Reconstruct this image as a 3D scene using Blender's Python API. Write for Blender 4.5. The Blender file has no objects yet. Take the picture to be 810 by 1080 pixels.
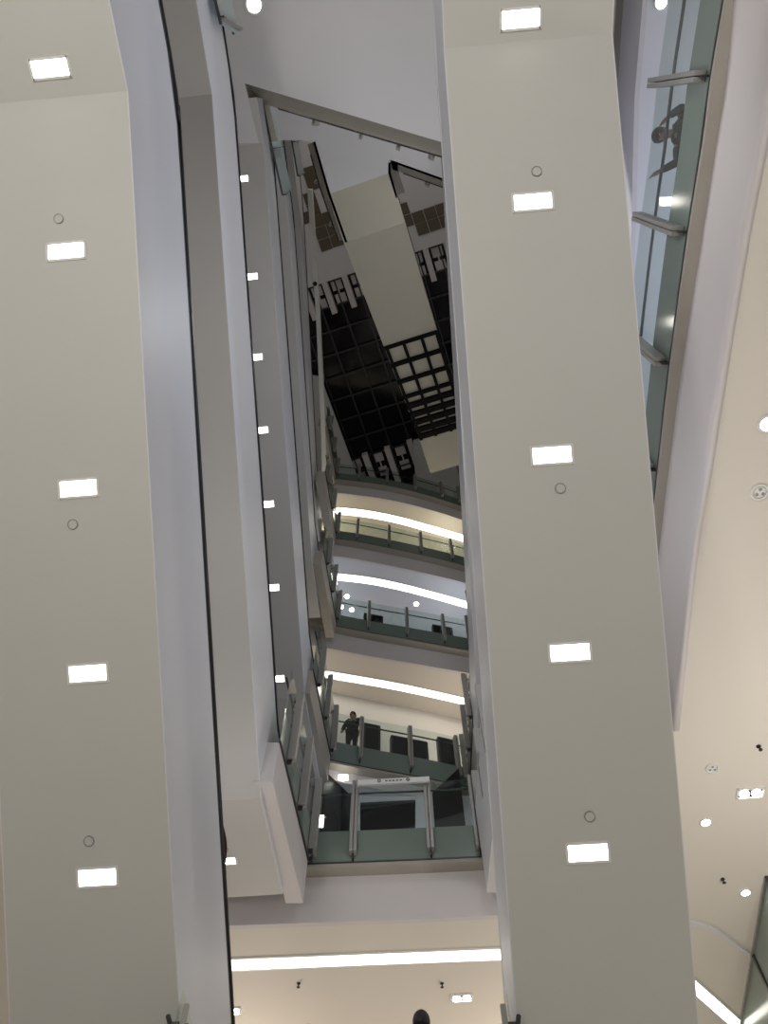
import bpy, bmesh, math, random
from mathutils import Vector, Matrix
random.seed(7)
C = bpy.context.scene.collection
PI = math.pi
# ------------------------------------------------------------------ camera model
CAM = Vector((0, 0, 1.6)); PITCH = math.radians(63.2); FPX = 811.0
FW = Vector((0, math.cos(PITCH), math.sin(PITCH))); UP = Vector((0, -math.sin(PITCH), math.cos(PITCH)))
def ray(px, py): return Vector((1, 0, 0)) * ((px - 405) / FPX) + UP * ((540 - py) / FPX) + FW
def hz(px, py, z):
    d = ray(px, py); return CAM + d * ((z - CAM.z) / d.z)
def vy(px, py, y):
    d = ray(px, py); return CAM + d * ((y - CAM.y) / d.y)
def vplane(px, py, p0, n):
    d = ray(px, py); return CAM + d * ((p0 - CAM).dot(n) / d.dot(n))

# ------------------------------------------------------------------ materials
def mat(name, col, rough=.6, metal=0, noise=.03, scale=6, spec=.4):
    m = bpy.data.materials.new(name); m.use_nodes = True
    nt = m.node_tree; b = nt.nodes['Principled BSDF']
    b.inputs['Roughness'].default_value = rough; b.inputs['Metallic'].default_value = metal
    b.inputs['Specular IOR Level'].default_value = spec
    if noise:
        tc = nt.nodes.new('ShaderNodeTexCoord'); nz = nt.nodes.new('ShaderNodeTexNoise')
        nz.inputs['Scale'].default_value = scale; nz.inputs['Detail'].default_value = 4
        nt.links.new(tc.outputs['Object'], nz.inputs['Vector'])
        r = nt.nodes.new('ShaderNodeValToRGB')
        r.color_ramp.elements[0].color = [max(0, c * (1 - noise)) for c in col] + [1]
        r.color_ramp.elements[1].color = [min(1, c * (1 + noise)) for c in col] + [1]
        nt.links.new(nz.outputs['Fac'], r.inputs['Fac']); nt.links.new(r.outputs['Color'], b.inputs['Base Color'])
    else: b.inputs['Base Color'].default_value = list(col) + [1]
    return m
def emit(name, col, s):
    m = bpy.data.materials.new(name); m.use_nodes = True; nt = m.node_tree; nt.nodes.clear()
    e = nt.nodes.new('ShaderNodeEmission'); o = nt.nodes.new('ShaderNodeOutputMaterial')
    e.inputs['Color'].default_value = list(col) + [1]; e.inputs['Strength'].default_value = s
    nt.links.new(e.outputs[0], o.inputs[0]); return m
def glass(name, tint):
    m = bpy.data.materials.new(name); m.use_nodes = True; nt = m.node_tree; nt.nodes.clear()
    t = nt.nodes.new('ShaderNodeBsdfTransparent'); g = nt.nodes.new('ShaderNodeBsdfGlossy')
    f = nt.nodes.new('ShaderNodeFresnel'); x = nt.nodes.new('ShaderNodeMixShader'); o = nt.nodes.new('ShaderNodeOutputMaterial')
    t.inputs['Color'].default_value = list(tint) + [1]; g.inputs['Roughness'].default_value = .02
    ge = nt.nodes.new('ShaderNodeNewGeometry'); mm = nt.nodes.new('ShaderNodeMath'); mm.operation = 'MULTIPLY_ADD'     # same reflectance from either face
    mm.inputs[1].default_value = 1 / 1.5 - 1.5; mm.inputs[2].default_value = 1.5
    nt.links.new(ge.outputs['Backfacing'], mm.inputs[0]); nt.links.new(mm.outputs[0], f.inputs['IOR'])
    nt.links.new(f.outputs[0], x.inputs[0]); nt.links.new(t.outputs[0], x.inputs[1]); nt.links.new(g.outputs[0], x.inputs[2])
    nt.links.new(x.outputs[0], o.inputs[0]); return m
def pale(name, tint, k):     # clear glass plus a pale diffuse share imitating edge-on reflections
    m = glass(name, tint); nt = m.node_tree; o = nt.nodes['Material Output']; src = o.inputs[0].links[0].from_socket
    d = nt.nodes.new('ShaderNodeBsdfDiffuse'); d.inputs[0].default_value = list(tint) + [1]; x = nt.nodes.new('ShaderNodeMixShader'); x.inputs[0].default_value = k
    nt.links.new(src, x.inputs[1]); nt.links.new(d.outputs[0], x.inputs[2]); nt.links.new(x.outputs[0], o.inputs[0]); return m
M = dict(
    soffit=mat('warm_grey_plaster', (.562, .570, .545), .5, noise=.02, scale=1.2),
    clad=mat('cool_white_panel', (.70, .71, .76), .45, noise=.015, scale=1.5),
    beige=mat('beige_plaster', (.54, .515, .43), .5, noise=.02, scale=1.2),
    greysoffit=mat('grey_plaster', (.56, .555, .55), .5, noise=.02, scale=1.2),
    ceil=mat('ceiling_paint', (.72, .68, .62), .6, noise=.015, scale=1),
    ceilcool=mat('ceiling_paint_white', (.70, .70, .73), .6, noise=.015, scale=1),
    fascia=mat('fascia_paint', (.66, .63, .64), .6, noise=.015, scale=1),
    ledge=mat('ledge_stone', (.40, .375, .33), .6, noise=.05, scale=5),
    tile=mat('brown_tile', (.13, .105, .075), .5, noise=.12, scale=9),
    steel=mat('brushed_steel', (.40, .39, .375), .45, .45, noise=.05, scale=30),
    darksteel=mat('dark_steel', (.07, .07, .075), .4, .6, noise=.05),
    black=mat('black_rubber', (.012, .012, .014), .35, noise=.05),
    blackpane=mat('black_glass', (.004, .004, .006), .12, noise=.05),
    mull=mat('dark_mullion', (.008, .008, .009), .8, noise=.05, spec=.1),
    spandrel=mat('green_spandrel_glass', (.185, .235, .205), .15, noise=.03, scale=2, spec=.5),
    glass=glass('clear_glass', (.90, .955, .935)),
    paleglass=pale('pale_reflection_glass', (.72, .80, .82), .45),
    glassgreen=glass('green_edge_glass', (.60, .74, .70)),
    shopwall=mat('shop_wall_paint', (.74, .71, .66), .6, noise=.02),
    dark=mat('dark_shopfront', (.008, .008, .01), .4, noise=.1, spec=.2),
    floor=mat('polished_stone', (.62, .58, .52), .25, noise=.06, scale=2),
    panel=emit('light_diffuser', (1, .95, .86), 9),
    strip=emit('cove_diffuser', (1, .95, .84), 5),
    spot=emit('lamp_lens', (1, .97, .93), 26),
    trim=mat('white_trim', (.78, .78, .76), .4, noise=.02),
    chrome=mat('grille_metal', (.32, .32, .33), .4, .5, noise=.3, scale=60),
    skin=mat('skin', (.36, .20, .13), .55, noise=.05), hair=mat('black_hair', (.012, .011, .012), .5, noise=.1, scale=40),
    cloth=mat('dark_cloth', (.030, .030, .034), .85, noise=.15, scale=30), cloth2=mat('charcoal_cloth', (.05, .044, .042), .85, noise=.15, scale=30),
    maroon=mat('maroon_cloth', (.035, .012, .012), .85, noise=.15, scale=30), tan=mat('tan_cloth', (.42, .32, .24), .85, noise=.1, scale=30),
    shoe=mat('shoe_leather', (.02, .02, .02), .5, noise=.05), red=mat('red_poster', (.30, .03, .035), .5, noise=.1), white=mat('eye_white', (.8, .8, .8), .3, noise=0),
)
# ------------------------------------------------------------------ mesh helpers
class MB:
    def __init__(s): s.v = []; s.f = []
    def add(s, vs, fs):
        n = len(s.v); s.v += [Vector(p) for p in vs]; s.f += [[n + i for i in f] for f in fs]; return s
    def hexa(s, b, t):      # two loops of equal length -> closed prism
        n = len(b); return s.add(list(b) + list(t), [list(range(n))[::-1], list(range(n, 2 * n))] + [[i, (i + 1) % n, n + (i + 1) % n, n + i] for i in range(n)])
    def prism(s, loop, ext):
        return s.hexa(loop, [Vector(p) + Vector(ext) for p in loop])
    def box(s, c, ax, ay, az):      # half vectors
        c, ax, ay, az = Vector(c), Vector(ax), Vector(ay), Vector(az)
        lo = [c - ax - ay - az, c + ax - ay - az, c + ax + ay - az, c - ax + ay - az]
        return s.hexa(lo, [p + az * 2 for p in lo])
    def bar(s, a, b, w, h, up=(0, 0, 1)):
        a, b = Vector(a), Vector(b); d = (b - a).normalized(); u = Vector(up); sd = d.cross(u)
        if sd.length < 1e-4: sd = d.cross(Vector((0, 1, 0)))
        sd.normalize(); u = sd.cross(d).normalized()
        return s.box((a + b) / 2, (b - a) / 2, sd * w / 2, u * h / 2)
    def tube(s, pts, r, n=10):
        pts = [Vector(p) for p in pts]; rings = []
        for i, p in enumerate(pts):
            d = (pts[min(i + 1, len(pts) - 1)] - pts[max(i - 1, 0)]).normalized()
            a = d.cross(Vector((0, 0, 1)))
            if a.length < 1e-3: a = d.cross(Vector((0, 1, 0)))
            a.normalize(); b = a.cross(d).normalized()
            rings.append([p + a * r * math.cos(2 * PI * k / n) + b * r * math.sin(2 * PI * k / n) for k in range(n)])
        vs = [q for R in rings for q in R]; fs = []
        for i in range(len(pts) - 1):
            for k in range(n): fs.append([i * n + k, i * n + (k + 1) % n, (i + 1) * n + (k + 1) % n, (i + 1) * n + k])
        fs += [list(range(n))[::-1], list(range((len(pts) - 1) * n, len(pts) * n))]
        return s.add(vs, fs)
    def disc(s, c, nrm, r, h, n=24, r2=None):
        c = Vector(c); nrm = Vector(nrm).normalized(); r2 = r if r2 is None else r2
        a = nrm.orthogonal().normalized(); b = nrm.cross(a)
        lo = [c + a * r * math.cos(2 * PI * k / n) + b * r * math.sin(2 * PI * k / n) for k in range(n)]
        hi = [c + nrm * h + a * r2 * math.cos(2 * PI * k / n) + b * r2 * math.sin(2 * PI * k / n) for k in range(n)]
        return s.hexa(lo, hi)
    def ring(s, c, nrm, r0, r1, h, n=28):
        c = Vector(c); nrm = Vector(nrm).normalized(); a = nrm.orthogonal().normalized(); b = nrm.cross(a); vs = []
        for rr, hh in ((r0, 0), (r1, 0), (r1, h), (r0, h)):
            vs += [c + nrm * hh + a * rr * math.cos(2 * PI * k / n) + b * rr * math.sin(2 * PI * k / n) for k in range(n)]
        fs = []
        for q in range(4):
            for k in range(n): fs.append([q * n + k, q * n + (k + 1) % n, ((q + 1) % 4) * n + (k + 1) % n, ((q + 1) % 4) * n + k])
        return s.add(vs, fs)
    def ellipsoid(s, c, rx, ry, rz, n=16, m=10, frame=None, zmin=-1.0):
        c = Vector(c); fr = frame or Matrix.Identity(3); vs = []; fs = []
        for j in range(m + 1):
            t = zmin + (1 - zmin) * j / m; ph = math.asin(max(-1, min(1, t)))
            for k in range(n):
                th = 2 * PI * k / n
                vs.append(c + fr @ Vector((rx * math.cos(ph) * math.cos(th), ry * math.cos(ph) * math.sin(th), rz * t)))
        for j in range(m):
            for k in range(n): fs.append([j * n + k, j * n + (k + 1) % n, (j + 1) * n + (k + 1) % n, (j + 1) * n + k])
        fs += [list(range(n))[::-1], list(range(m * n, m * n + n))]
        return s.add(vs, fs)
    def build(s, name, m, parent=None, smooth=False, bevel=0):
        me = bpy.data.meshes.new(name); me.from_pydata([tuple(p) for p in s.v], [], s.f)
        bm = bmesh.new(); bm.from_mesh(me); bmesh.ops.recalc_face_normals(bm, faces=bm.faces); bm.to_mesh(me); bm.free()
        o = bpy.data.objects.new(name, me); C.objects.link(o); me.materials.append(M[m] if isinstance(m, str) else m)
        if smooth: me.polygons.foreach_set('use_smooth', [True] * len(me.polygons))
        if bevel:
            md = o.modifiers.new('edge', 'BEVEL'); md.width = bevel; md.segments = 2; md.limit_method = 'ANGLE'
        if parent:
            o.parent = parent; o.matrix_parent_inverse = Matrix.Translation(-parent.location)
        return o
def thing(name, label, cat, loc=(0, 0, 0), group=None):
    o = bpy.data.objects.new(name, None); C.objects.link(o); o.location = loc; o.empty_display_size = .2
    return tag(o, label, cat, group)
def tag(o, label, cat, group=None):
    o['label'] = label; o['category'] = cat
    if group: o['group'] = group
    return o
def struct(name, mb, m, label=None):
    o = mb.build(name, m); o['kind'] = 'structure'
    if label: o['label'] = label
    return o
def smooth_line(pts, n=4):      # Catmull-Rom through the points
    P = [Vector(p) for p in pts]; P = [P[0] * 2 - P[1]] + P + [P[-1] * 2 - P[-2]]; out = []
    for i in range(1, len(P) - 2):
        for k in range(n):
            t = k / n; a, b, c, d = P[i - 1:i + 3]
            out.append(.5 * ((2 * b) + (c - a) * t + (2 * a - 5 * b + 4 * c - d) * t * t + (3 * b - a - 3 * c + d) * t ** 3))
    return out + [P[-2]]
def strip_solid(a, b, ext):     # solid between two polylines, thickness ext
    mb = MB(); e = Vector(ext); n = len(a)
    vs = list(a) + list(b) + [p + e for p in a] + [p + e for p in b]; fs = []
    for i in range(n - 1):
        fs += [[i, i + 1, n + i + 1, n + i], [2 * n + i, 3 * n + i, 3 * n + i + 1, 2 * n + i + 1],
               [i, 2 * n + i, 2 * n + i + 1, i + 1], [n + i, n + i + 1, 3 * n + i + 1, 3 * n + i]]
    fs += [[0, n, 3 * n, 2 * n], [n - 1, 3 * n - 1, 4 * n - 1, 2 * n - 1]]
    return mb.add(vs, fs)

# ------------------------------------------------------------------ storeys: floor, foot of the balustrade glass, underside
Z = dict(A=(12.0, 11.3, 10.3), B=(17.6, 16.9, 16.45), C=(24.3, 23.6, 22.6), D=(29.8, 29.1, 28.1), E=(35.3, 34.6, 33.6))
ROOF = 41.3

# ------------------------------------------------------------------ lights set into ceilings
def downlight(p, label, r=.085, group=None, lit=True, nrm=(0, 0, -1)):
    p = Vector(p); t = thing('downlight', label, 'ceiling light', p, group); n = Vector(nrm)
    MB().ring(p - n * .01, n, r * .86, r * 1.15, .03).build('trim_ring', 'trim', t, True)
    MB().disc(p - n * .005, n, r * .86, .022, r2=r * .7).build('lens', 'spot' if lit else 'trim', t)
    if not lit:
        g = MB()
        for k in range(3):
            a = k * 2 * PI / 3 + .4; d = Vector((math.cos(a), math.sin(a), 0)) * r * .45
            g.disc(p + d + n * .016, n, r * .22, .006, 12)
        g.build('grille', 'chrome', t)
    return t
def twin_spot(p, label, ax, group=None):
    p = Vector(p); ax = Vector(ax).normalized(); ay = ax.cross(Vector((0, 0, 1))); t = thing('twin_spotlight', label, 'ceiling light', p, group)
    f = MB(); dn = Vector((0, 0, -.012))
    for sgn in (-1, 1):
        f.box(p + ay * sgn * .10, ax * .21, ay * .012, dn * 2); f.box(p + ax * sgn * .20, ax * .012, ay * .10, dn * 2)
    f.build('frame', 'trim', t); MB().box(p, ax * .19, ay * .09, dn).build('tray', 'black', t)
    for sgn in (-1, 1): MB().disc(p + ax * .095 * sgn - Vector((0, 0, .01)), (0, 0, -1), .075, .02, 20).build('lamp', 'spot', t)
    return t
def sprinkler(p, label, group='fire sprinklers on the ceilings'):
    p = Vector(p); t = thing('ceiling_sprinkler', label, 'sprinkler', p, group); t['kind'] = 'thing'
    MB().disc(p, (0, 0, -1), .035, .012, 14).build('escutcheon', 'darksteel', t)
    MB().tube([p, p - Vector((0, 0, .07))], .013, 8).disc(p - Vector((0, 0, .07)), (0, 0, -1), .032, .006, 10).build('head', 'darksteel', t)
def cove(pts, label, w, deep=.02):
    t = thing('cove_light', label, 'ceiling light', pts[len(pts) // 2], 'linear cove lights under the floors'); Y = Vector((0, w, 0)); dn = Vector((0, 0, -deep))
    strip_solid(pts, [p + Y for p in pts], dn * .5).build('diffuser', 'strip', t)
    e = Vector((0, .04, 0))
    strip_solid([p - e for p in pts], pts, dn).build('edge_trim', 'trim', t)
    strip_solid([p + Y for p in pts], [p + Y + e for p in pts], dn).build('edge_trim', 'trim', t)

# ------------------------------------------------------------------ glass balustrades
def balustrade(label, line, floor_off, posts, gh=1.85, ph=(.25, 1.75), fin=.055, depth=.14, rail=1.62, inward=(0, -1, 0), group='glass balustrades along the floor edges', spand=True, gm='glass'):
    """line: foot of the glass (world). posts: fractions by point on the line."""
    line = [Vector(p) for p in line]; t = thing('glass_balustrade', label, 'balustrade', line[len(line) // 2], group)
    L = [0]
    for a, b in zip(line, line[1:]): L.append(L[-1] + (b - a).length)
    def at(s):
        for i in range(len(line) - 1):
            if s <= L[i + 1] or i == len(line) - 2:
                k = (s - L[i]) / (L[i + 1] - L[i]); return line[i].lerp(line[i + 1], k), (line[i + 1] - line[i]).normalized()
    def near(p):
        best = (1e9, 0)
        for k in range(401):
            q = at(L[-1] * k / 400)[0]; d = (q - Vector(p)).length
            if d < best[0]: best = (d, L[-1] * k / 400)
        return best[1]
    ss = sorted(near(p) for p in posts); inw = Vector(inward)
    cuts = [0] + [s for s in ss if .25 < s < L[-1] - .25] + [L[-1]]
    for a, b in zip(cuts, cuts[1:]):
        a2, b2 = a + (.012 if a else 0), b - (.012 if b < L[-1] else 0); n = max(1, int((b2 - a2) / .6))
        pts = [at(a2 + (b2 - a2) * k / n)[0] for k in range(n + 1)]
        off = inw * .012
        strip_solid([p + Vector((0, 0, floor_off if spand else 0)) for p in pts], [p + Vector((0, 0, gh)) for p in pts], off).build('glass_panel', gm, t)
        if spand:
            strip_solid(pts, [p + Vector((0, 0, floor_off)) for p in pts], off).build('spandrel_panel', 'spandrel', t)
    n = max(2, int(L[-1] / .5)); pts = [at(L[-1] * k / n)[0] for k in range(n + 1)]
    strip_solid([p - inw * .02 for p in pts], [p + inw * .03 for p in pts], (0, 0, -.03)).build('base_channel', 'darksteel', t)
    MB().tube([p + Vector((0, 0, rail)) - inw * .07 for p in pts], .022, 8).build('handrail', 'darksteel', t, True)
    for s in ss:
        p, d = at(s); mb = MB(); d = Vector((d.x, d.y, 0)).normalized(); w = inw - d * inw.dot(d); w.normalize()
        for sg in (-1, 1):
            mb.box(p + d * sg * fin * .43 + w * (depth / 2 + .02) + Vector((0, 0, (ph[0] + ph[1]) / 2)), d * fin * .36, w * depth / 2, Vector((0, 0, (ph[1] - ph[0]) / 2)))
        po = mb.build('post', 'steel', t, bevel=.006)
        br = MB()
        for zz in (ph[0] + .12, (ph[0] + ph[1]) / 2, ph[1] - .2):
            br.box(p + w * .05 + Vector((0, 0, zz)), d * fin * .3, w * .05, Vector((0, 0, .03)))
        br.box(p + w * .035 + Vector((0, 0, (ph[0] + rail) / 2)), d * fin * .05, w * .012, Vector((0, 0, (rail - ph[0]) / 2)))
        br.tube([p + w * .03 + Vector((0, 0, rail)), p - w * .07 + Vector((0, 0, rail))], .012, 6)
        br.box(p + w * .05 + Vector((0, 0, ph[0] - .05)), d * .01, w * .05, Vector((0, 0, .05)))
        br.build('bracket', 'darksteel', po)
        po.matrix_parent_inverse = Matrix.Translation(-t.location)
    return t

# ------------------------------------------------------------------ escalators
def escalator(label, lb, ub, w, side, ll, ul, t=1.95, tl=1.7, rail='black', sof='greysoffit', lights=(), discs=(), frac=None, group='escalators crossing the atrium', tu=None):
    """lb / ub: edge of the underside at the lower / upper bend, on the atrium-facing side (side=+1 body lies to -x, -1 to +x)."""
    lb, ub = Vector(lb), Vector(ub); hv = Vector((ub.x - lb.x, ub.y - lb.y, 0)); run = hv.length; h = hv.normalized(); rise = ub.z - lb.z
    lat = Vector((-h.y, h.x, 0)); lat = lat if lat.x * side < 0 else -lat      # from visible edge into the body
    def P(s, z, u=0): return lb + h * s + Vector((0, 0, z)) + lat * u
    root = thing('escalator', label, 'escalator', lb, group)
    tu = tu or t
    low = [(-ll, 0), (0, 0), (run, rise), (run + ul, rise)]
    g = rise / run
    up = [(-ll, tl), (-.9, tl), (-.2, tl + .05), (.5, t + .5 * g * .82), (1.3, t + 1.3 * g), (run - 1.0, t + rise - 1.0 * g), (run - .3, t + rise - .3 * g - .03), (run + .5, tu + rise), (run + ul, tu + rise)]
    e = .05
    lo_in = [(s, z) for s, z in low]; hi_in = [(s, z - .75) for s, z in up[::-1]]
    prof = lo_in + hi_in
    MB().prism([P(s, z, .01) for s, z in prof], lat * (w - .02)).build('casing', sof, root)
    for u in (0, w - e):
        lp = [(s, z) for s, z in low] + up[::-1]
        MB().prism([P(s, z, u if u == 0 else w - .01) for s, z in lp], lat * .01).build('side_panel', 'clad', root)
        uu = u + e / 2
        hp = [P(s, z + .12, uu) for s, z in up]
        hp = smooth_line(hp, 3)
        MB().tube(hp, (.045 if rail == 'black' else .03), 8).build('handrail', rail, root, True)
        strip_solid([P(s, z, u + .005) for s, z in up], [P(s, z, u + e - .005) for s, z in up], (0, 0, .09)).build('handrail_guide', 'darksteel' if rail == 'black' else rail, root)
    st = MB(); k = max(4, int(run / .4)); d = run / k
    for i in range(k):
        s0 = i * d; z1 = t - min(.95, t - .7) + s0 * g + d * g
        st.prism([P(s0, z1, .25), P(s0 + d, z1, .25), P(s0 + d, z1 - .4, .25), P(s0, z1 - .4, .25)], lat * (w - .5))
    st.build('steps', 'darksteel', root)
    slope = Vector((h.x * run, h.y * run, rise)).normalized(); nin = slope.cross(lat); nin = nin if nin.z < 0 else -nin
    def hit(px, py):
        q = vplane(px, py, lb, nin); s = (q - lb).dot(h)
        if 0 <= s <= run: return q, slope, nin
        q = hz(px, py, lb.z if s < 0 else ub.z); return q, h, Vector((0, 0, -1))
    spots = [hit(*p) for p in lights]
    if frac: spots += [(P(run * f, rise * f, frac[0] * w), slope, nin) for f in frac[1:]]
    for q, ax, nn in spots:
        f = MB()
        for sg in (-1, 1):
            f.box(q + ax * .085 * sg, ax * .012, lat * .19, nn * .012); f.box(q + lat * .19 * sg, ax * .097, lat * .012, nn * .012)
        fo = f.build('underside_light', 'trim', root)
        MB().box(q, ax * .075, lat * .18, nn * .008).build('diffuser', 'panel', fo).matrix_parent_inverse = Matrix.Identity(4)
        fo.matrix_parent_inverse = Matrix.Translation(-root.location)
    for p in discs:
        q, ax, nn = hit(*p)
        do = MB().ring(q, nn, .042, .05, .012).build('round_cover', 'chrome', root)
        MB().disc(q, nn, .042, .008).build('cover_plate', sof, do).matrix_parent_inverse = Matrix.Identity(4)
    return dict(P=P, run=run, rise=rise, g=g, root=root, h=h, lat=lat, t=t)

L_ = escalator('foremost escalator on the left, seen from below with five lit panels', (-1.52, 11.8, 3.31), (-2.54, -.29, 10.3), 1.62, 1, 3, 3.5, sof='soffit',
    lights=[(53, 72), (70, 265), (83, 515), (93, 710), (103, 925)], discs=[(62, 231), (77, 553), (94, 887)])
R_ = escalator('broad foremost escalator underside right of the atrium gap, with five lit panels', (1.52, 11.45, 3.31), (.58, -.65, 10.3), 1.63, -1, 3, 3.5, t=1.25, tl=1.25, rail='clad', sof='soffit',
    lights=[(549, 20), (562, 213), (582, 480), (601, 688), (620, 899)], discs=[(566, 181), (591, 515), (622, 861)])
M1 = escalator('second escalator up in the left stack, landing at the lowest visible floor', (-1.92, 9.4, 10.3), (-2.81, -.43, 15.9), 1.62, 1, 2.25, 4,
    lights=[(237, 908)], discs=[(238, 896)], frac=(.5, .1, .27, .44, .61, .78, .93))
M2 = escalator('third escalator up in the left stack, slim visible underside with a column of lit panels', (-1.88, 12.13, 15.9), (-2.97, .43, 22.6), 1.62, 1, 2.75, 1.0, t=1.6,
    lights=[(254, 189), (264, 292), (269, 377), (275, 454), (281, 532), (286.5, 620), (292, 716), (302, 783)], discs=[(261, 304), (270, 425), (278, 544), (284, 664), (297, 770)])
M3 = escalator('fourth escalator up in the left stack, only its inner side and lower landing showing', (-2.28, 12.4, 22.6), (-3.1, 2.9, 28.1), 1.62, 1, 2.1, 4, t=1.5)
M4 = escalator('topmost escalator in the left stack, a narrow bluish side near the dark roof', (-2.67, 12.6, 28.1), (-3.3, 3.1, 33.6), 1.62, 1, 2.1, 3, t=1.5)
R2 = escalator('escalator hidden behind the broad right one, mirrored in the glass beside it', (1.75, 9.4, 10.3), (1.8, -.43, 15.9), 1.62, -1, 2.2, 4, t=1.6, rail='clad', frac=(.5, .12, .3, .48, .66, .84))
R3 = escalator('upper escalator of the right stack, only its landing showing beside the right post cluster', (2.2, 12.1, 15.9), (1.5, .43, 22.6), 1.62, -1, 2.6, .3, t=1.6, rail='clad')

# upper escalator running the other way, half plain and half black-framed underside
zD, zE = Z['D'][2], Z['E'][2]
ua = hz(346, 205, zD); ub_ = hz(412, 182, zD); uc = hz(364, 256, zD); ud = hz(429, 234, zD)
lat = (ub_ - ua); UW = lat.length; lat.normalize(); ax = Vector((-lat.y, lat.x, 0)); ax = ax if ax.y > 0 else -ax
s1 = ((uc - ua).dot(ax) + (ud - ub_).dot(ax)) / 2; g = math.tan(math.radians(30)); run = (zE - zD) / g
def UQ(s, u=0, dz=0):
    z = 0 if s < s1 else min((s - s1) * g, zE - zD)
    return ua + ax * s + lat * u + Vector((0, 0, z + dz))
root = thing('escalator', 'far escalator high in the centre, plain beige underside ending in black-framed panels', 'escalator', ua, 'escalators crossing the atrium')
smid, send = s1 + 4.35, s1 + run
lo = [0, s1, smid]; MB().prism([UQ(s) for s in lo] + [UQ(s, 0, 1.2) for s in lo[::-1]], lat * UW).build('casing', 'beige', root)
MB().prism([UQ(s, 0, .06) for s in (smid, send)] + [UQ(s, 0, 1.2) for s in (send, smid)], lat * UW).build('framed_casing', 'beige', root)
fr = MB(); slope = (UQ(send) - UQ(smid)).normalized(); nn = slope.cross(lat)
rows = [0, .17, .34, .5, .6, .7, .79, .88, .96]
for f in rows:
    a = UQ(smid + (send - smid) * f); fr.bar(a, a + lat * UW, .17 if f < .55 else .3, .12, nn)
for u in (0.04, .36, .7, .98): fr.bar(UQ(smid, UW * u), UQ(send, UW * u), .12, .10, nn)
fr.build('black_frame', 'mull', root)
MB().prism([UQ(s) for s in (send, send + 1.7)] + [UQ(s, 0, 1.1) for s in (send + 1.7, send)], lat * (UW + 2.6)).build('upper_landing', 'beige', root)
for u in (0, UW - .05):
    MB().prism([UQ(s, u, 1.2) for s in (0, s1, send)] + [UQ(s, u, 1.9) for s in (send, s1, 0)], lat * .05).build('side_panel', 'clad', root)
    MB().tube([UQ(s, u + .025, 1.95) for s in (0, s1, send)], .045, 8).build('handrail', 'black', root, True)
U = root

# ------------------------------------------------------------------ far floor edges
FAR = dict(A=[(60, 918), (230, 914.5), (320, 911.5), (400, 908.5), (460, 906), (522, 903), (640, 898)],
           B=[(300, 791), (345, 801), (395, 811), (450, 821), (500, 832), (560, 846)],
           C=[(300, 650), (352, 660), (388, 667), (429, 674), (468, 681), (502, 687), (560, 698)],
           D=[(300, 562), (352, 568), (374, 571), (410, 578), (443, 585), (477, 593), (499, 599), (560, 615)],
           E=[(300, 502), (352, 505), (379, 508), (407, 512), (438, 519), (466, 527), (490, 535), (560, 558)])
POST = dict(A=[(322, 911), (329, 911), (372, 909), (455, 906), (507, 904)], B=[(347, 802), (379, 808), (433, 818), (484, 829), (503, 833)],
            C=[(353, 660), (388, 667), (429, 674), (469, 681), (499, 687), (504, 688)], D=[(352, 568), (376, 571), (410, 578), (444, 585), (477, 593), (494, 598), (498, 599)],
            E=[(353, 505), (378, 508), (408, 512), (438, 519), (466, 527), (488, 535), (492, 536)])
NAME = dict(A='lowest glass balustrade facing us, wide panels under the dark openings', B='glass balustrade with a person in black behind it',
            C='glass balustrade in front of the bluish white shops, third from the bottom', D='glass balustrade in front of a cream ceiling, second from the top',
            E='topmost glass balustrade, against the dark roof glazing')
edges = {}
BACK = 27
trim_n = 0
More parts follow.
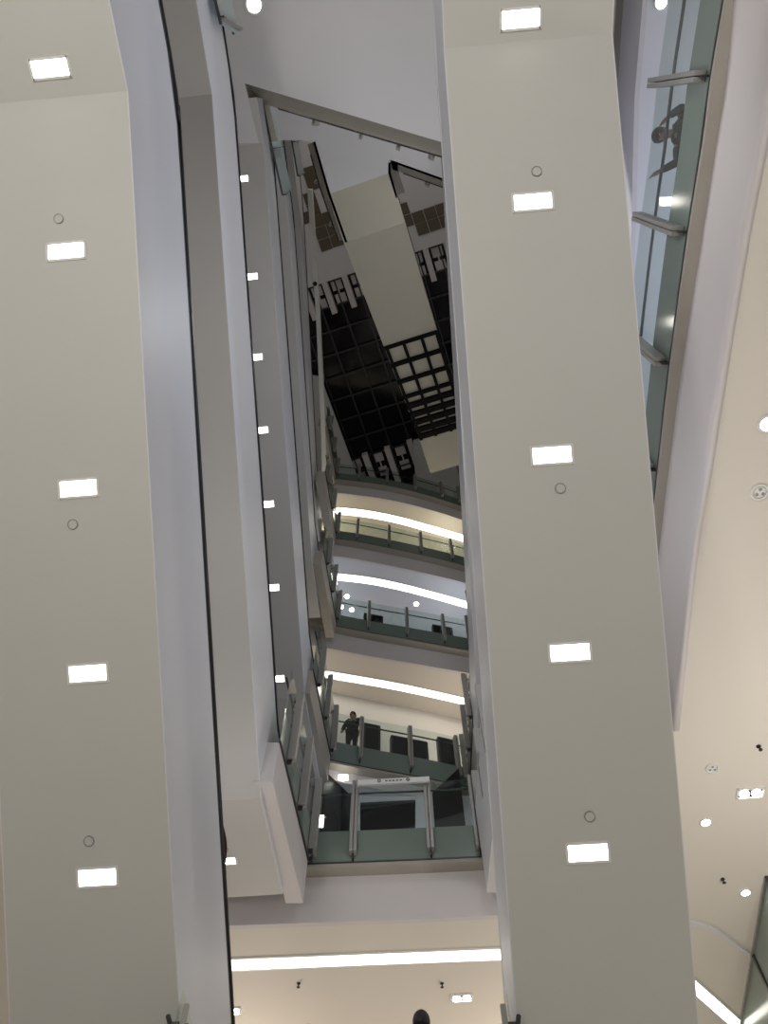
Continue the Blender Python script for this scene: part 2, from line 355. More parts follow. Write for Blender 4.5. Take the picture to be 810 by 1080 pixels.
for k in 'ABCDE':
    fl, gb, so = Z[k]; line = [hz(x, y, gb) for x, y in FAR[k]]
    line = smooth_line(line, 3); edges[k] = line; trim_n += 1
    inner = [p + Vector((0, .24, 0)) for p in line]
    # the shelf the glass stands on, the upright face under it, ceiling and floor behind
    struct('trim_%d' % trim_n, strip_solid([p + Vector((0, -.02, -.03)) for p in line], [p + Vector((0, .3, -.03)) for p in line], (0, 0, -.07)), 'ledge')
    trim_n += 1
    struct('trim_%d' % trim_n, strip_solid([Vector((p.x, p.y, so)) for p in inner], [Vector((p.x, p.y, gb)) for p in inner], (0, .1, 0)), 'fascia')
    struct('ceiling', strip_solid([Vector((p.x, p.y + .09, so + .004)) for p in inner], [Vector((p.x, BACK, so)) for p in inner], (0, 0, .12)), 'ceil' if k in 'ACE' else 'ceilcool')
    struct('floor', strip_solid([Vector((p.x, p.y + .06, fl)) for p in line], [Vector((p.x, BACK, fl)) for p in line], (0, 0, -.12)), 'floor')
    clip = [p for p in line if hz(*FAR[k][0], gb).x <= p.x]
    vis0, vis1 = {'A': (318, 521), 'B': (344, 512), 'C': (350, 512), 'D': (349, 508), 'E': (349, 504)}[k]
    seg = [p for p in line if hz(vis0, 0, gb) is not None and (vis0 - 2) <= 405 + FPX * p.x / ((p - CAM).dot(FW)) <= vis1 + 2]
    big = k == 'A'
    balustrade(NAME[k], seg, .7, [hz(x, y, gb) for x, y in POST[k]], ph=(.12, 1.82) if big else (.2, 1.75), fin=.085 if big else .07, depth=.16, rail=1.68 if big else 1.62)
    # returns of the balustrade at both ends, running towards us along the escalator openings
    for sg, p, word in ((-1, seg[0], 'left'), (1, seg[-1], 'right')):
        d = Vector((-.085, -1, 0)) if sg < 0 else Vector((-.06, -1, 0))
        q0 = p + d * .15 + Vector((-.10 * sg, 0, 0)); q1 = p + d * (3.0 if sg < 0 else 2.6)
        balustrade('steel posts and glass at the %s end of the %s' % (word, {'A': 'lowest visible floor edge', 'B': 'floor where the black-clad person stands', 'C': 'floor with bluish white shops',
                   'D': 'second floor edge from the top', 'E': 'topmost floor edge'}[k]), [q0, (q0 + q1) / 2, q1], .7, [q0 + d * .1, q0 + d * 1.2, q0 + d * 2.3], inward=(-sg, 0, 0), ph=(.12, 1.8), fin=.07,
                   group='short balustrade returns beside the escalators')
        trim_n += 1
        b = Vector((.3 * sg, 0, 0))
        struct('trim_%d' % trim_n, strip_solid([q0 + Vector((0, 0, -.9)), q1 + Vector((0, 0, -.9))], [q0 + b + Vector((0, 0, -.9)), q1 + b + Vector((0, 0, -.9))], (0, 0, .85)), 'ledge' if k != 'A' else 'fascia')

# ceiling strips of light
cove([hz(x, y, Z['A'][2]) for x, y in [(120, 1017), (237, 1012), (380, 1006), (533, 1000), (640, 996)]], 'long straight ceiling light strip across the bottom, above the head in black', .30)
cove(smooth_line([hz(x, y, Z['C'][2]) for x, y in [(322, 704), (372, 712), (432, 723), (512, 741), (560, 752)]]), 'ceiling light strip above the person in black', .30)
cove(smooth_line([hz(x, y, Z['D'][2]) for x, y in [(338, 603), (385, 608), (421, 615), (460, 625), (502, 637), (540, 648)]]), 'ceiling light strip over the bluish white shops', .32)
cove(smooth_line([hz(x, y, Z['E'][2]) for x, y in [(346, 534), (385, 538), (421, 545), (457, 555), (495, 566), (540, 580)]]), 'topmost ceiling light strip, under the highest balustrade', .36)

# ------------------------------------------------------------------ right-hand floor (level A) with its glass
fl, gb, so = Z['A']
gl = smooth_line([hz(x, y, gb) for x, y in [(785, -130), (772, -50), (764, 0), (750, 83), (741, 153), (726, 246), (707, 383), (694, 497), (684, 590), (672, 690)]], 3)
br = smooth_line([hz(x, y, gb) for x, y in [(797, -130), (784, -50), (776, 0), (769, 83), (758, 153), (744, 246), (722, 385), (707, 500), (696, 592), (684, 692)]], 3)
ce = smooth_line([hz(x, y, so) for x, y in [(905, -130), (868, -50), (846, 0), (822, 83), (808, 160), (791, 246), (768, 385), (750, 500), (735, 592), (716, 770)]], 3)
struct('trim_90', strip_solid([p + Vector((-.02, 0, -.03)) for p in gl], [p + Vector((0, 0, -.03)) for p in br], (0, 0, -.06)), 'ledge')
rings = []
for i in range(len(br)):
    a, c = br[i], ce[i]; row = []
    for j in range(9):
        t = j / 8; f = min(1, .25 * t + 1.5 * t) ** .8; row.append(Vector((a.x + (c.x - a.x) * f, a.y + (c.y - a.y) * f, a.z + (c.z - a.z) * t - .02)))
    rings.append(row)
mb = MB(); n = len(rings)
mb.add([q for r in rings for q in r], [[i * 9 + j, i * 9 + j + 1, (i + 1) * 9 + j + 1, (i + 1) * 9 + j] for i in range(n - 1) for j in range(8)])
o = struct('trim_91', mb, 'fascia'); o.data.polygons.foreach_set('use_smooth', [True] * len(o.data.polygons))
sd = o.modifiers.new('thick', 'SOLIDIFY'); sd.thickness = .08; sd.offset = -1
far = [Vector((16, p.y, so)) for p in ce]
struct('ceiling', strip_solid(ce, far, (0, 0, .12)), 'ceil')
c0 = ce[-1]
struct('ceiling', MB().prism([Vector((c0.x - .6, c0.y, so)), Vector((16, c0.y, so)), Vector((16, BACK, so)), Vector((4.02, BACK, so)), Vector((4.02, 11.6, so))], (0, 0, .12)), 'ceil')
struct('floor', strip_solid([Vector((p.x + .05, p.y, fl)) for p in gl], [Vector((16, p.y, fl)) for p in gl], (0, 0, -.12)), 'floor')
balustrade('long glass balustrade along the right floor edge with a leaning person behind it', gl, .7, [hz(x, y, gb) for x, y in [(749, 81), (726, 245), (707, 383), (692, 497)]],
           ph=(.12, 1.8), fin=.075, depth=.14, rail=1.5, inward=(-1, .05, 0))
# the floor above on the right: its ceiling seen through the glass
sB = 15.9
e0 = [Vector((3.75, -5, sB)), Vector((4.02, -2, sB)), Vector((4.1, -.42, sB)), Vector((4.36, 1.8, sB)), Vector((4.8, 6, sB)), Vector((5.2, 10, sB))]
struct('ceiling', strip_solid([p + Vector((.06, 0, .004)) for p in e0], [Vector((16, p.y, sB + .004)) for p in e0], (0, 0, .12)), 'ceilcool')
struct('trim_92', strip_solid(e0, [p + Vector((-.03, 0, 1.0)) for p in e0], (.08, 0, 0)), 'fascia')
struct('floor', strip_solid([p + Vector((0, 0, 1.7)) for p in e0], [Vector((16, p.y, sB + 1.7)) for p in e0], (0, 0, -.12)), 'floor')
struct('wall_right', MB().box((14, 4, 14), (.1, 0, 0), (0, 12, 0), (0, 0, 3.9)), 'shopwall')
struct('ceiling', MB().prism([Vector((-16, -6, so)), Vector((-5.0, -6, so)), Vector((-4.6, 11.5, so)), Vector((-5.9, 11.8, so)), Vector((-5.9, BACK, so)), Vector((-16, BACK, so))], (0, 0, .12)), 'ceil')

# right ceiling fittings
RC = lambda x, y: hz(x, y, so - .001)
downlight(RC(809, 447), 'lit round downlight cut by the right picture edge beside the curved fascia', .1, 'downlights in the right ceiling')
downlight(RC(801, 519), 'unlit round ceiling fitting with a three-spot pattern', .1, 'round unlit fittings in the right ceiling', False)
downlight(RC(751, 810), 'unlit round ceiling fitting up-left of the twin spotlights', .085, 'round unlit fittings in the right ceiling', False)
downlight(RC(744, 867), 'lit round downlight left of and below the twin spotlights', .085, 'downlights in the right ceiling')
downlight(RC(786, 941), 'lit round downlight beside the green shop glass corner', .085, 'downlights in the right ceiling')
twin_spot(RC(791, 836), 'twin spotlights in the warm right ceiling', (1, -.08, 0), 'twin spotlights')
sprinkler(RC(800, 787), 'small dark sprinkler above the right ceiling twin spotlights')
sprinkler(RC(762, 927), 'small dark sprinkler between the two lower right downlights')
AC = lambda x, y: hz(x, y, Z['A'][2] - .001)
twin_spot(AC(487, 1052), 'twin spotlights on the bottom ceiling right of the black-haired head', (1, -.08, 0), 'twin spotlights')
twin_spot(AC(243, 1066), 'twin spotlights on the bottom ceiling, half hidden by the left handrail', (1, -.08, 0), 'twin spotlights')
sprinkler(AC(315, 1037), 'small dark sprinkler on the bottom ceiling, the one nearer the left handrail')
sprinkler(AC(466, 1037), 'small dark sprinkler on the bottom ceiling, the one above the twin spotlights')
downlight(hz(697, 3, sB - .001), 'bright cool downlight seen above the right glass balustrade', .1)
downlight(hz(268, 5, Z['C'][2] - .001), 'very bright downlight in the overhead ceiling at the top', .2)
for x, y, wd in ((366, 629, 'beside the left post'), (439, 637, 'over the middle panel'), (360, 640, 'lower left of three'), (371, 643, 'lower right of three')):
    downlight(hz(x, y, Z['D'][2] - .001), 'small bright downlight over the bluish white shops, ' + wd, .12, 'downlights over the bluish white shops')
for x, y, wd in ((458, 757, 'right of the middle post'), (421, 764, 'left of the middle post')):
    downlight(hz(x, y, Z['C'][2] - .001), 'tiny downlight in the peach ceiling, ' + wd, .07, 'downlights in the peach ceiling')
sprinkler(hz(397, 749, Z['C'][2] - .001), 'tiny sprinkler in the peach ceiling right of the person in black')
sprinkler(hz(472, 762, Z['C'][2] - .001), 'tiny sprinkler in the peach ceiling near the right posts')

# right shop glass, step line and angled light strip
a, b = hz(808, 925, so), hz(778, 1100, so)
t = thing('shop_window', 'green shop glass wall at the lower right corner', 'shop window', (a + b) / 2)
n = (b - a).normalized(); dn = Vector((0, 0, -3.4))
MB().prism([a + dn, b + dn, b, a], (.03, 0, 0)).build('glass_pane', 'spandrel', t)
for f in (0, .42, 1): MB().bar(a.lerp(b, f) + dn, a.lerp(b, f), .06, .06, (1, 0, 0)).build('mullion', 'darksteel', t)
MB().bar(a, b, .08, .08).build('head_rail', 'steel', t)
cove([hz(x, y, so - .002) for x, y in [(720, 1022), (752, 1050), (792, 1086)]], 'slanting ceiling light strip at the lower right corner', .34)
cl = smooth_line([hz(x, y, so) for x, y in [(700, 968), (735, 972), (757, 980), (775, 994), (790, 1004)]], 4)
struct('trim_94', strip_solid(cl, [p + Vector((.02, .12, 0)) for p in cl], (0, 0, -.03)), 'ceilcool')

# ------------------------------------------------------------------ overhead floors seen from beneath
def plate(name, px, z, th, m): return struct(name, MB().prism([hz(x, y, z) for x, y in px], (0, 0, th)), m)
zC = Z['C'][2]
plate('ceiling', [(258, 88), (560, 178), (760, 178), (900, -300), (-100, -300), (60, 151), (273, 151)], zC - .006, .15, 'ceilcool')
def near_edge(pxs, z, into, label, posts, no, gh=1.85, rail=True):
    ln = [hz(x, y, z) for x, y in pxs]; iv = Vector(into)
    struct('trim_%d' % no, strip_solid(ln, [p + Vector((0, 0, 1.0)) for p in ln], -iv.normalized() * .08), 'ledge')
    struct('trim_%d' % (no + 1), strip_solid([p + Vector((0, 0, 1.0)) - iv * .02 for p in ln], [p + iv + Vector((0, 0, 1.0)) for p in ln], (0, 0, .07)), 'ledge')
    if rail:
        q = [p + iv + Vector((0, 0, 1.03)) for p in ln]; q[0] = q[0].lerp(q[-1], .1)
        balustrade(label, q, .3, [q[0].lerp(q[-1], f) for f in posts], inward=tuple(iv.normalized()), ph=(.15, 1.7), spand=False, group='balustrades around the overhead openings')
near_edge([(258, 88), (410, 133.5), (500, 160.2)], zC, (.08, .36, 0), 'dark rail along the near edge of the overhead opening', (.18, .42, .62, .8), 95)
near_edge([(258, 88), (265, 118), (273, 151)], zC, (.34, -.02, 0), 'stub of glass at the overhead opening corner', (), 97, rail=False)
# glass at the left edge of the opening, two storeys deep
q = [hz(x, y, Z['C'][1]) for x, y in [(277, 109), (287, 157), (298, 206)]]
balustrade('glass balustrade down the left edge of the overhead opening, nearer of two', q, .2, [q[1], q[2]], gh=2.1, rail=1.95, inward=(1, 0, 0), fin=.025, depth=.05, ph=(.1, 2.0), spand=False, gm='paleglass', group='balustrades around the overhead openings')
q = [hz(x, y, Z['D'][1]) for x, y in [(302, 118), (308, 150), (314, 186)]]
balustrade('glass balustrade down the left edge of the overhead opening, farther of two', q, .2, [q[1], q[2]], gh=2.1, rail=1.95, inward=(1, 0, 0), fin=.025, depth=.05, ph=(.1, 2.0), spand=False, gm='paleglass', group='balustrades around the overhead openings')
q = [hz(x, y, 16.9) for x, y in [(233, 26), (222, -20), (212, -70)]]
balustrade('glass balustrade end at the top beside the very bright downlight', q, .2, [q[0] + Vector((0, -.1, 0)), q[1]], gh=1.85, inward=(1, 0, 0), fin=.03, depth=.08, ph=(0, 1.85), spand=False, gm='paleglass', group='balustrades around the overhead openings')
# next storey up, two openings either side of the far escalator
plate('ceiling', [(318, 148), (330, 150), (346, 205), (412, 182), (412, 171), (580, 231), (640, 60), (420, -40), (200, 20), (290, 148)], zD, .15, 'ceilcool')
near_edge([(330, 150), (338, 178), (346, 205), (364, 256)], zD, (-.26, .08, 0), 'dark rail along the left opening beside the far escalator', (.3, .8), 101)
near_edge([(412, 171), (470, 191.7), (520, 209.5)], zD, (.08, .26, 0), 'thin rail along the right opening beside the far escalator', (.3, .6), 103)
near_edge([(412, 171), (412, 182), (420, 208)], zD, (.24, -.06, 0), '', (), 105, rail=False)
# left rim of the topmost floor
a = [hz(x, y, zE) for x, y in [(324, 200), (333, 330), (338, 440), (340, 511)]]; b = [hz(x, y, zE) for x, y in [(329, 200), (337, 330), (342, 430), (345, 509)]]
struct('trim_107', strip_solid(a, b, (0, 0, .5)), 'trim')
cc = b[1] + Vector((.0, 0, -.0)); cc = hz(324, 297, zE - .02); cc = a[0].lerp(a[1], .75) + Vector((.05, 0, -.02))
t = thing('security_camera', 'tiny black camera on the narrow cream rim left of the roof glazing', 'camera', cc)
MB().disc(cc, (0, 0, -1), .09, .04).build('mount', 'black', t); MB().ellipsoid(cc - Vector((0, 0, .05)), .08, .08, .08).build('dome', 'blackpane', t, True)

# ------------------------------------------------------------------ roof: near plaster with brown tiles, dark glazing
plate('ceiling', [(318, 306), (490, 248.6), (560, 60), (280, 60)], ROOF, .3, 'ceilcool')
tl = MB(); e1, e2 = (12.4, -4.1), (4.1, 12.4)
cells = [(326, 182), (330, 194), (327, 209), (331, 221), (325, 229), (335, 233), (339, 245.5), (343.2, 258), (351.4, 241), (355.5, 253.5), (363, 238), (367, 250), (347, 229)]
cells += [(425, 220.7), (429.1, 233.1), (441.5, 229), (445.6, 241.2), (454, 224.8), (458, 237), (466, 220.6), (470.2, 233)]
for cx, cy in cells:
    k = .47; lo = [hz(cx + e1[0] * i * k + e2[0] * j * k, cy + e1[1] * i * k + e2[1] * j * k, ROOF - .01) for i, j in ((-1, -1), (1, -1), (1, 1), (-1, 1))]
    tl.prism(lo, (0, 0, -.03))
struct('trim_110', tl, 'tile')
plate('ceiling', [(322, 395), (338, 398), (380, 512), (380, 560), (310, 560)], ROOF - .15, .2, 'soffit')
plate('ceiling', [(436, 466), (560, 430), (560, 560), (441, 560)], ROOF - .4, .3, 'soffit')
W1 = thing('window_1', 'dark roof glazing with a black grid above the atrium', 'window'); W1['kind'] = 'structure'
zg = ROOF + .5
o0 = hz(331, 302, zg); dx = (hz(466, 257, zg) - o0).normalized(); dy = Vector((-dx.y, dx.x, 0)); dy = dy if dy.y > 0 else -dy
def S(u, v, dz=0): return o0 + dx * u + dy * v + Vector((0, 0, dz))
MB().prism([S(-8, -1), S(16, -1), S(16, 20), S(-8, 20)], (0, 0, .1)).build('glazing', 'blackpane', W1)
g_ = MB()
for i in range(-6, 13): g_.bar(S(i * 1.1, -1, -.1), S(i * 1.1, 16, -.1), .08, .12)
for j in range(0, 13): g_.bar(S(-7, j * 1.2, -.14), S(15, j * 1.2, -.14), .08, .14)
g_.build('grid_frame', 'darksteel', W1)
for i in range(-3, 9):
    MB().box(S(i * 1.06 + .62, .7, -.25), dx * .14, dy * .85, (0, 0, .22)).build('rib', 'fascia', W1)
    MB().box(S(i * 1.3 + .9, 10.5, -.35), dx * .15, dy * 1.1, (0, 0, .22)).build('rib', 'fascia', W1)
for st_, of, vv in ((1.06, 1.15, (.25, .98)), (1.3, 1.55, (9.9, 10.8))):
    for i in range(-3, 9):
        mm = MB(); mm.bar(S(i * st_ + of, vv[0], -.12), S(i * st_ + of, vv[1] + .1, -.12), .08, .05)
        for v in vv: mm.box(S(i * st_ + of, v, -.12), dx * .27, dy * .27, (0, 0, .03))
        mm.build('lit_pane', 'fascia', W1)

# ------------------------------------------------------------------ shops behind the balustrades
def shop(k, col, top, back):
    fl = Z[k][0]; w = [Vector((p.x, p.y + back, fl)) for p in edges[k]]
    struct('wall_back', strip_solid(w, [Vector((p.x, p.y, top)) for p in w], (0, .1, 0)), col)
shop('B', 'shopwall', Z['C'][2], 2.6)
shop('C', 'ceilcool', Z['D'][2], 2.8)
shop('D', 'shopwall', Z['E'][2], 3.2)
def stand(name, cat, label, k, px0, px1, top, back, m='dark'):
    fl, gb, so = Z[k]; i = min(range(len(edges[k])), key=lambda i: abs(405 + FPX * edges[k][i].x / ((edges[k][i] - CAM).dot(FW)) - (px0 + px1) / 2))
    e = edges[k][i]; y = e.y + back; a, b = vy(px0, top, y), vy(px1, top, y); j = min(i + 1, len(edges[k]) - 1); n = edges[k][j] - edges[k][j - 1]; n.z = 0; n.normalize()
    c = (a + b) / 2; hw = (b.x - a.x) / 2; h = c.z - fl; t = thing(name, label, cat, (c.x, c.y, fl)); nb = Vector((-n.y, n.x, 0))
    MB().box((c.x, c.y, fl + h / 2 + .06), n * hw, nb * .06, (0, 0, h / 2 - .06)).build('panel', m, t, bevel=.01)
    f = MB()
    for sg in (-1, 1): f.box((c.x + n.x * hw * sg, c.y + n.y * hw * sg, fl + h / 2), n * .03, nb * .08, (0, 0, h / 2))
    f.bar((c.x - n.x * hw, c.y - n.y * hw, fl + h), (c.x + n.x * hw, c.y + n.y * hw, fl + h), .14, .05); f.build('frame', 'darksteel', t)
    MB().box((c.x, c.y, fl + .03), n * (hw + .05), nb * .25, (0, 0, .03)).build('base', 'darksteel', t)
stand('display_stand', 'display stand', 'black display stand just right of the person in black', 'B', 384, 400, 766, .9)
stand('display_stand', 'display stand', 'low wide black display stand in the middle behind the glass', 'B', 412, 450, 781, .9)
stand('display_stand', 'display stand', 'black display stand left of the small red poster', 'B', 461, 480, 781, .9)
stand('poster_stand', 'poster stand', 'small red poster near the right steel posts', 'B', 492, 501, 793, .7, 'red')
stand('display_stand', 'display stand', 'thin dark stand before the bluish white shops, left one', 'C', 384, 403, 650, .7)
stand('display_stand', 'display stand', 'thin dark stand before the bluish white shops, right one', 'C', 456, 476, 662, .7)
# lobby behind the lowest balustrade: angled black walls, lilac end wall with a black band
lob = 16.43
def wedge(p0, p1, label):
    a = hz(p0[0], p0[1], lob); b = hz(p1[0], p1[1], lob); f = Vector((0, 0, Z['A'][0] - lob))
    t = thing('black_wall_panel', label, 'wall panel', (a + b) / 2 + f); MB().prism([a + f, b + f, b, a], (0, .06, 0)).build('panel', 'dark', t)
    MB().bar(a + f, b + f, .1, .1).build('plinth', 'darksteel', t)
zA = Z['A'][0]
wedge((343, 813), (373, 842), 'slanting black wall panel at left behind the lowest balustrade')
wedge((456, 836), (484, 810), 'slanting black wall panel at right behind the lowest balustrade')
struct('wall_back', MB().box((0, 16.0, (zA + lob) / 2), (9, 0, 0), (0, .06, 0), (0, 0, (lob - zA) / 2)), 'ceilcool')
y = 15.9
a, b, c_, d_ = vy(380, 849, y), vy(438, 846, y), vy(438, 884, y), vy(380, 886, y)
t = thing('shop_display', 'wide black shopfront opening between the two slanting black panels', 'display window', (c_ + d_) / 2)
MB().prism([d_, c_, b, a], (0, .05, 0)).build('pane', 'dark', t); MB().bar(a, b, .08, .08).build('head_frame', 'darksteel', t)
# pale header panel over the middle glass
s0, s1_ = hz(377, 826, 12.95), hz(452, 822, 12.95); s0, s1_ = vy(377, 828, 11.75), vy(453, 824, 11.75)
t = thing('header_sign', 'pale header panel with small dark marks across the middle glass', 'sign', (s0 + s1_) / 2)
hv = Vector((0, 0, .13)); MB().prism([s0, s1_, s1_ + hv, s0 + hv], (0, .04, 0)).build('plate', 'trim', t)
mk = MB(); n = (s1_ - s0).normalized()
for f in (.3, .7): mk.ring(s0.lerp(s1_, f) + hv * .5 + Vector((0, -.012, 0)), (0, -1, 0), .022, .036, .006, 16)
for f in (.40, .45, .5, .55, .6): mk.box(s0.lerp(s1_, f) + hv * .5 + Vector((0, -.012, 0)), n * .022, (0, .004, 0), (0, 0, .012))
mk.build('marks', 'darksteel', t)
for x, y_, wd in ((333, 866, 'beside the left steel posts'), (362, 820, 'above the left black panel')):  # added glowing panels imitating lights mirrored in the balustrade glass
    q = hz(x, y_, lob - .02) if y_ < 840 else vy(x + 3, y_, 14.9)
    t = thing('reflection_panel', 'small added panel imitating a reflected light ' + wd + ' of the lowest balustrade', 'ceiling light', q)
    if y_ < 840:
        MB().box(q, (.13, 0, 0), (0, .09, 0), (0, 0, .01)).build('diffuser', 'panel', t); MB().ring(q, (0, 0, -1), .17, .19, .01, 4).build('frame', 'trim', t)
    else:
        MB().box(q, (.11, 0, 0), (0, .01, 0), (0, 0, .17)).build('diffuser', 'panel', t); MB().box(q + Vector((0, .02, 0)), (.13, 0, 0), (0, .01, 0), (0, 0, .19)).build('frame', 'trim', t)

# ------------------------------------------------------------------ first floor slab (below the picture) with the rails that reach into it
struct('floor', MB().prism([Vector((-1.82, 7.0, 4.85)), Vector((1.1, 7.0, 4.85)), Vector((1.1, 10.5, 4.85)), Vector((-1.55, 10.5, 4.85))], (0, 0, .15)), 'floor')
for sg, x, wd in ((-1, -1.84, 'left'), (1, 1.12, 'right')):
    q = [Vector((x, 7.05, 4.04)), Vector((x + .04, 8.2, 4.04)), Vector((x + .08, 9.4, 4.04))]
    balustrade('glass rail whose post tip shows at the bottom beside the %s escalator' % wd, q, .7, [q[0] + Vector((0, .1, 0)), q[1]], inward=(-sg, 0, 0), ph=(.1, 1.78), fin=.03, depth=.05, group='rails at the bottom edge')
struct('floor', MB().box((0, 4, -.1), (20, 0, 0), (0, 24, 0), (0, 0, .1)), 'floor')

# ------------------------------------------------------------------ people
def skin_mesh(name, verts, edges_, radii, m, parent, root=0, sub=2):
    me = bpy.data.meshes.new(name); me.from_pydata([tuple(v) for v in verts], edges_, [])
    o = bpy.data.objects.new(name, me); C.objects.link(o)
    sk = o.modifiers.new('s', 'SKIN'); sk.use_smooth_shade = True
    for i, r in enumerate(radii):
        d = me.skin_vertices[0].data[i]; d.radius = (r, r) if not isinstance(r, tuple) else r; d.use_root = (i == root)
    ss = o.modifiers.new('u', 'SUBSURF'); ss.levels = sub; ss.render_levels = sub
    dg = bpy.context.evaluated_depsgraph_get(); dg.update()
    me2 = bpy.data.meshes.new_from_object(o.evaluated_get(dg)); me2.name = name
    bpy.data.objects.remove(o); o = bpy.data.objects.new(name, me2); C.objects.link(o)
    me2.materials.clear(); me2.materials.append(M[m]); me2.polygons.foreach_set('use_smooth', [True] * len(me2.polygons))
    o.parent = parent; return o
def person(label, loc, rz, pose, top, legs, hair='hair', hairlong=False, cap=False):
    t = thing('person', label, 'person', loc); t.rotation_euler = (0, 0, rz)
    J = dict(pelvis=(0, 0, .94), waist=(0, 0, 1.08), chest=(0, 0, 1.30), neck=(0, 0, 1.46), hb=(0, .01, 1.54), hm=(0, .02, 1.62), ht=(0, .01, 1.70),
             sl=(-.18, 0, 1.40), el=(-.23, .0, 1.12), wl=(-.22, .12, .88), hl=(-.21, .16, .80), sr=(.18, 0, 1.40), er=(.23, .0, 1.12), wr=(.22, .12, .88), hr=(.21, .16, .80),
             pl=(-.10, 0, .88), kl=(-.10, .02, .49), al=(-.10, 0, .09), tl=(-.11, .15, .04), pr=(.10, 0, .88), kr=(.10, .02, .49), ar=(.10, 0, .09), tr=(.11, .15, .04))
    J.update({k: v for k, v in pose.items() if k != 'face'}); J = {k: Vector(v) for k, v in J.items()}
    R = dict(pelvis=(.15, .11), waist=(.13, .10), chest=(.155, .11), neck=.055, hb=(.062, .075), hm=(.076, .095), ht=(.05, .065), sl=.062, el=.045, wl=.03, hl=(.04, .022), sr=.062, er=.045, wr=.03, hr=(.04, .022),
             pl=.085, kl=.056, al=.04, tl=.035, pr=.085, kr=.056, ar=.04, tr=.035)
    names = list(J); ix = {n: i for i, n in enumerate(names)}; vs = [J[n] for n in names]; rad = [R[n] for n in names]
    chains = ['pelvis waist chest neck hb hm ht', 'chest sl el wl hl', 'chest sr er wr hr', 'pelvis pl kl al tl', 'pelvis pr kr ar tr']
    ed = [(ix[a], ix[b]) for c in chains for a, b in zip(c.split(), c.split()[1:])]
    for s in 'lr':      # five unequal, slightly curled fingers rooted in the palm
        w, hnd = J['w' + s], J['h' + s]; d = (hnd - w).normalized(); sd = d.cross(Vector((0, 1, .2))); sd = sd.normalized() if sd.length > .1 else Vector((1, 0, 0)); dn = d.cross(sd).normalized()
        for q, (off, ln) in enumerate(((-.028, .062), (-.009, .075), (.010, .07), (.028, .055), (.05, .05))):
            base = hnd + sd * off * .8 + (d * .015 if q < 4 else -d * .04); dd = d if q < 4 else (d * .6 + sd * .8).normalized()
            i0 = len(vs); vs += [base + dd * ln * .5 + dn * .004, base + dd * ln + dn * .018]; rad += [.0095, .0075]; ed += [(ix['h' + s], i0), (i0, i0 + 1)]
    face = (J['hm'] - J['hb']).normalized(); fwd = Vector(pose.get('face', (0, 1, 0))).normalized(); fwd = (fwd - face * fwd.dot(face)).normalized(); sdx = fwd.cross(face).normalized()
    i0 = len(vs); vs += [J['hm'] + fwd * .10 - face * .02, ]; rad += [.014]; ed += [(ix['hm'], i0)]
    names_ = [k for k in J if k != 'face']
    skin_mesh('body', vs, ed, rad, 'skin', t, ix['pelvis'])
    fr = Matrix((sdx, fwd, face)).transposed()
    def part(nm, keys, ch, rr, m):
        kk = [k for k in keys]; jx = {n: i for i, n in enumerate(kk)}
        e = [(jx[a], jx[b]) for c in ch for a, b in zip(c.split(), c.split()[1:])]
        return skin_mesh(nm, [J[k] for k in kk], e, rr, m, t)
    part('jacket', ['waist', 'pelvis', 'chest', 'neck', 'sl', 'el', 'wl', 'sr', 'er', 'wr'], ['pelvis waist chest neck', 'chest sl el wl', 'chest sr er wr'],
         [(.165, .125), (.17, .13), (.185, .13), .066, .08, .064, .046, .08, .064, .046], top)
    part('trousers', ['pelvis', 'pl', 'kl', 'al', 'pr', 'kr', 'ar'], ['pelvis pl kl al', 'pelvis pr kr ar'], [(.165, .125), .105, .075, .06, .105, .075, .06], legs)
    for s in 'lr':
        a, b = J['a' + s], J['t' + s]; part('shoe', ['a' + s, 't' + s], ['a%s t%s' % (s, s)], [.05, .042], 'shoe')
    mb = MB(); c = J['hm'] + face * .02 - fwd * .018
    mb.ellipsoid(c, .098, .118, .115, frame=fr, zmin=-.25 if not hairlong else -.6)
    h = mb.build('hair', hair, None, True); h.parent = t
    ey = MB()
    for sg in (-1, 1): ey.ellipsoid(J['hm'] + fwd * .088 + sdx * .032 * sg - face * .0, .012, .008, .008, 8, 6, fr)
    e = ey.build('eyes', 'white', None, True); e.parent = t
    er = MB()
    for sg in (-1, 1): er.ellipsoid(J['hm'] + sdx * .082 * sg - face * .015, .012, .022, .034, 10, 6, fr)
    e = er.build('ears', 'skin', None, True); e.parent = t
    if cap:
        k = MB(); k.ellipsoid(c + face * .03, .108, .128, .10, frame=fr, zmin=-.1); k.prism([c + fr @ Vector((x, y, .02)) for x, y in ((-.08, .09), (-.06, .19), (.06, .19), (.08, .09))], face * .012)
        o = k.build('cap', top, None, True); o.parent = t
    return t
# standing behind the glass one floor up
pb = hz(371, 786, Z['B'][0]); eB = min(edges['B'], key=lambda p: abs(p.x - pb.x))
person('person in black standing behind the glass, seen from below', (pb.x - .03, eB.y + .33, Z['B'][0]), PI * .92, dict(el=(-.27, .05, 1.14), wl=(-.16, .26, 1.10), hl=(-.10, .32, 1.12), er=(.27, .02, 1.13), wr=(.25, .15, .9), hr=(.24, .19, .82)), 'cloth', 'cloth')
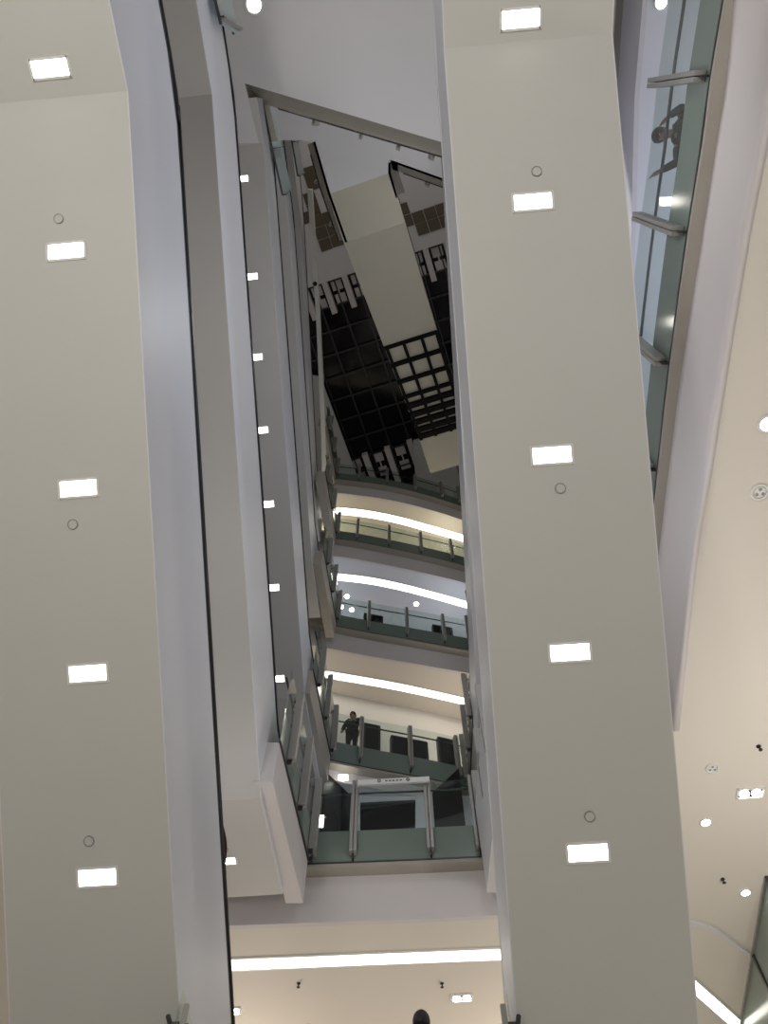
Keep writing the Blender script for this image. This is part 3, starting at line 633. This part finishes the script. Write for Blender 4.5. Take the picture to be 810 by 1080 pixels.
# leaning on the right-hand rail, facing the atrium
pr_ = hz(716, 135, 12.0)
person('person in dark clothes leaning over the long right glass balustrade', (4.28, .10, 12.0), PI / 2, dict(chest=(0, .20, 1.24), waist=(0, .05, 1.06), neck=(.02, .31, 1.36), hb=(.03, .37, 1.40), hm=(.04, .43, 1.45), ht=(.05, .47, 1.50),
    face=(.3, .9, -.6), sl=(-.17, .24, 1.29), el=(-.30, .34, 1.06), wl=(-.18, .50, 1.08), hl=(-.12, .56, 1.08), sr=(.19, .24, 1.29), er=(.36, .30, 1.02), wr=(.48, .50, 1.09), hr=(.52, .57, 1.10), kl=(-.1, .03, .49)), 'cloth2', 'cloth', cap=True)
# rider on the left escalator
def proj(p):
    d = Vector(p) - CAM; return (405 + FPX * d.x / d.dot(FW), 540 - FPX * d.dot(UP) / d.dot(FW))
st_ = L_['t'] - .95 + .12
s = min((L_['run'] * k / 400 for k in range(401)), key=lambda s: abs(proj(L_['P'](s, L_['g'] * s + st_ + 1.62, .25))[1] - 856))
q = L_['P'](s, L_['g'] * s + st_, .33)
person('person in maroon riding the foremost left escalator, half hidden by the handrail', tuple(q), 0, dict(er=(.27, .06, 1.15), wr=(.26, .28, 1.08), hr=(.25, .36, 1.08), sr=(.19, .02, 1.40), hm=(.05, .02, 1.62), ht=(.06, .01, 1.70), hb=(.03, .01, 1.54)), 'maroon', 'cloth')
# heads at the bottom edge
def stand_at(px, py, z_floor, tall):
    q = hz(px, py, z_floor + tall); return (q.x, q.y, z_floor)
person('person with black hair, only the head top showing at the bottom edge', stand_at(444, 1068, 5.0, 1.735), 0, dict(), 'cloth', 'cloth', hairlong=True)
person('person with light brown hair, barely showing at the bottom edge', stand_at(326, 1077, 5.0, 1.80), 0.2, dict(), 'tan', 'cloth2', hair='tan')

# ------------------------------------------------------------------ light
W = bpy.data.worlds.new('ambient'); bpy.context.scene.world = W; W.use_nodes = True
W.node_tree.nodes['Background'].inputs[0].default_value = (1.0, .955, .90, 1); W.node_tree.nodes['Background'].inputs[1].default_value = .13
def point(name, loc, e, col, r=.4):
    l = bpy.data.lights.new(name, 'POINT'); l.energy = e; l.color = col; l.shadow_soft_size = r
    o = bpy.data.objects.new(name, l); C.objects.link(o); o.location = loc; return o
def area(name, loc, sx, sy, e, col, rot=(0, 0, 0)):
    l = bpy.data.lights.new(name, 'AREA'); l.shape = 'RECTANGLE'; l.size = sx; l.size_y = sy; l.energy = e; l.color = col
    o = bpy.data.objects.new(name, l); C.objects.link(o); o.location = loc; o.rotation_euler = rot; return o
warm, cool, neutral = (1, .86, .70), (.80, .87, 1), (1, .96, .91)
point('concourse_fill', (-4.0, -6.5, 2.4), 1500, neutral, .6)  # added fills out of view, standing in for light from the ground floor
point('concourse_fill', (5.0, -5.0, 4.0), 170, (.84, .89, 1), .6)
point('landing_fill', (1.0, -3.2, 17.6), 35, neutral, .3)  # added fills kept out of sight, brightening the overhead ceilings and edges
point('landing_fill', (1.75, 3.0, 17.2), 210, (.95, .97, 1), .15)
point('landing_fill', (1.0, -6.0, 19.6), 25, neutral, .4)
point('landing_fill', (3.2, -3.5, 25.6), 240, (1, .97, .90), .4)
point('shop_fill', (-1.0, 13.2, 6.2), 60, (1, .94, .92), .4)
point('landing_fill', (0, -4.0, 36.5), 260, warm, .4)
for xx in (-3, 3):  # added fills on each storey, in place of bounce off its floor
    point('shop_fill', (xx, 16.5, 8.0), 190, warm)
    point('shop_fill', (xx, 17.2, 20.3), 70, warm)
    point('shop_fill', (xx, 17.2, 26.3), 50, cool)
    point('shop_fill', (xx, 17.0, 32.0), 70, (1, .90, .66))
point('shop_fill', (0, 14.5, 13.4), 25, cool)
point('shop_fill', (8.5, 2, 14.0), 420, (.70, .78, 1))
point('shop_fill', (6.1, 8, 6.0), 390, (1, .94, .85)); point('shop_fill', (9.6, 2, 6.0), 260, (1, .94, .85))  # added fills outside the frame that brighten the right ceiling

for p, e in (((-3.05, 1.0, 11.6), 24), ((-2.85, 4.5, 10.0), 30), ((-2.6, 8.2, 8.2), 50), ((-3.15, 1.4, 17.0), 34)): point('escalator_fill', p, e, neutral, .2)  # added fills hidden between the escalators, replacing bounce onto their undersides and sides
for p in ((1.55, .2, 11.6), (1.9, 4.6, 9.7)): point('escalator_fill', p, 48, (.95, .96, 1), .2)
point('escalator_fill', (2.3, 5.0, 21.4), 110, (.84, .90, 1), .2)
sc = bpy.context.scene
cd = bpy.data.cameras.new('camera'); co = bpy.data.objects.new('camera', cd); C.objects.link(co)
co.location = CAM; co.rotation_euler = (PI / 2 + PITCH, 0, 0)
cd.sensor_fit = 'VERTICAL'; cd.sensor_height = 36; cd.sensor_width = 27; cd.lens = FPX / 1080 * 36; cd.clip_end = 300
sc.camera = co
sc.view_settings.view_transform = 'Standard'; sc.view_settings.look = 'None'; sc.view_settings.gamma = 1; sc.view_settings.use_curve_mapping = False
sc.view_settings.exposure = 0.0
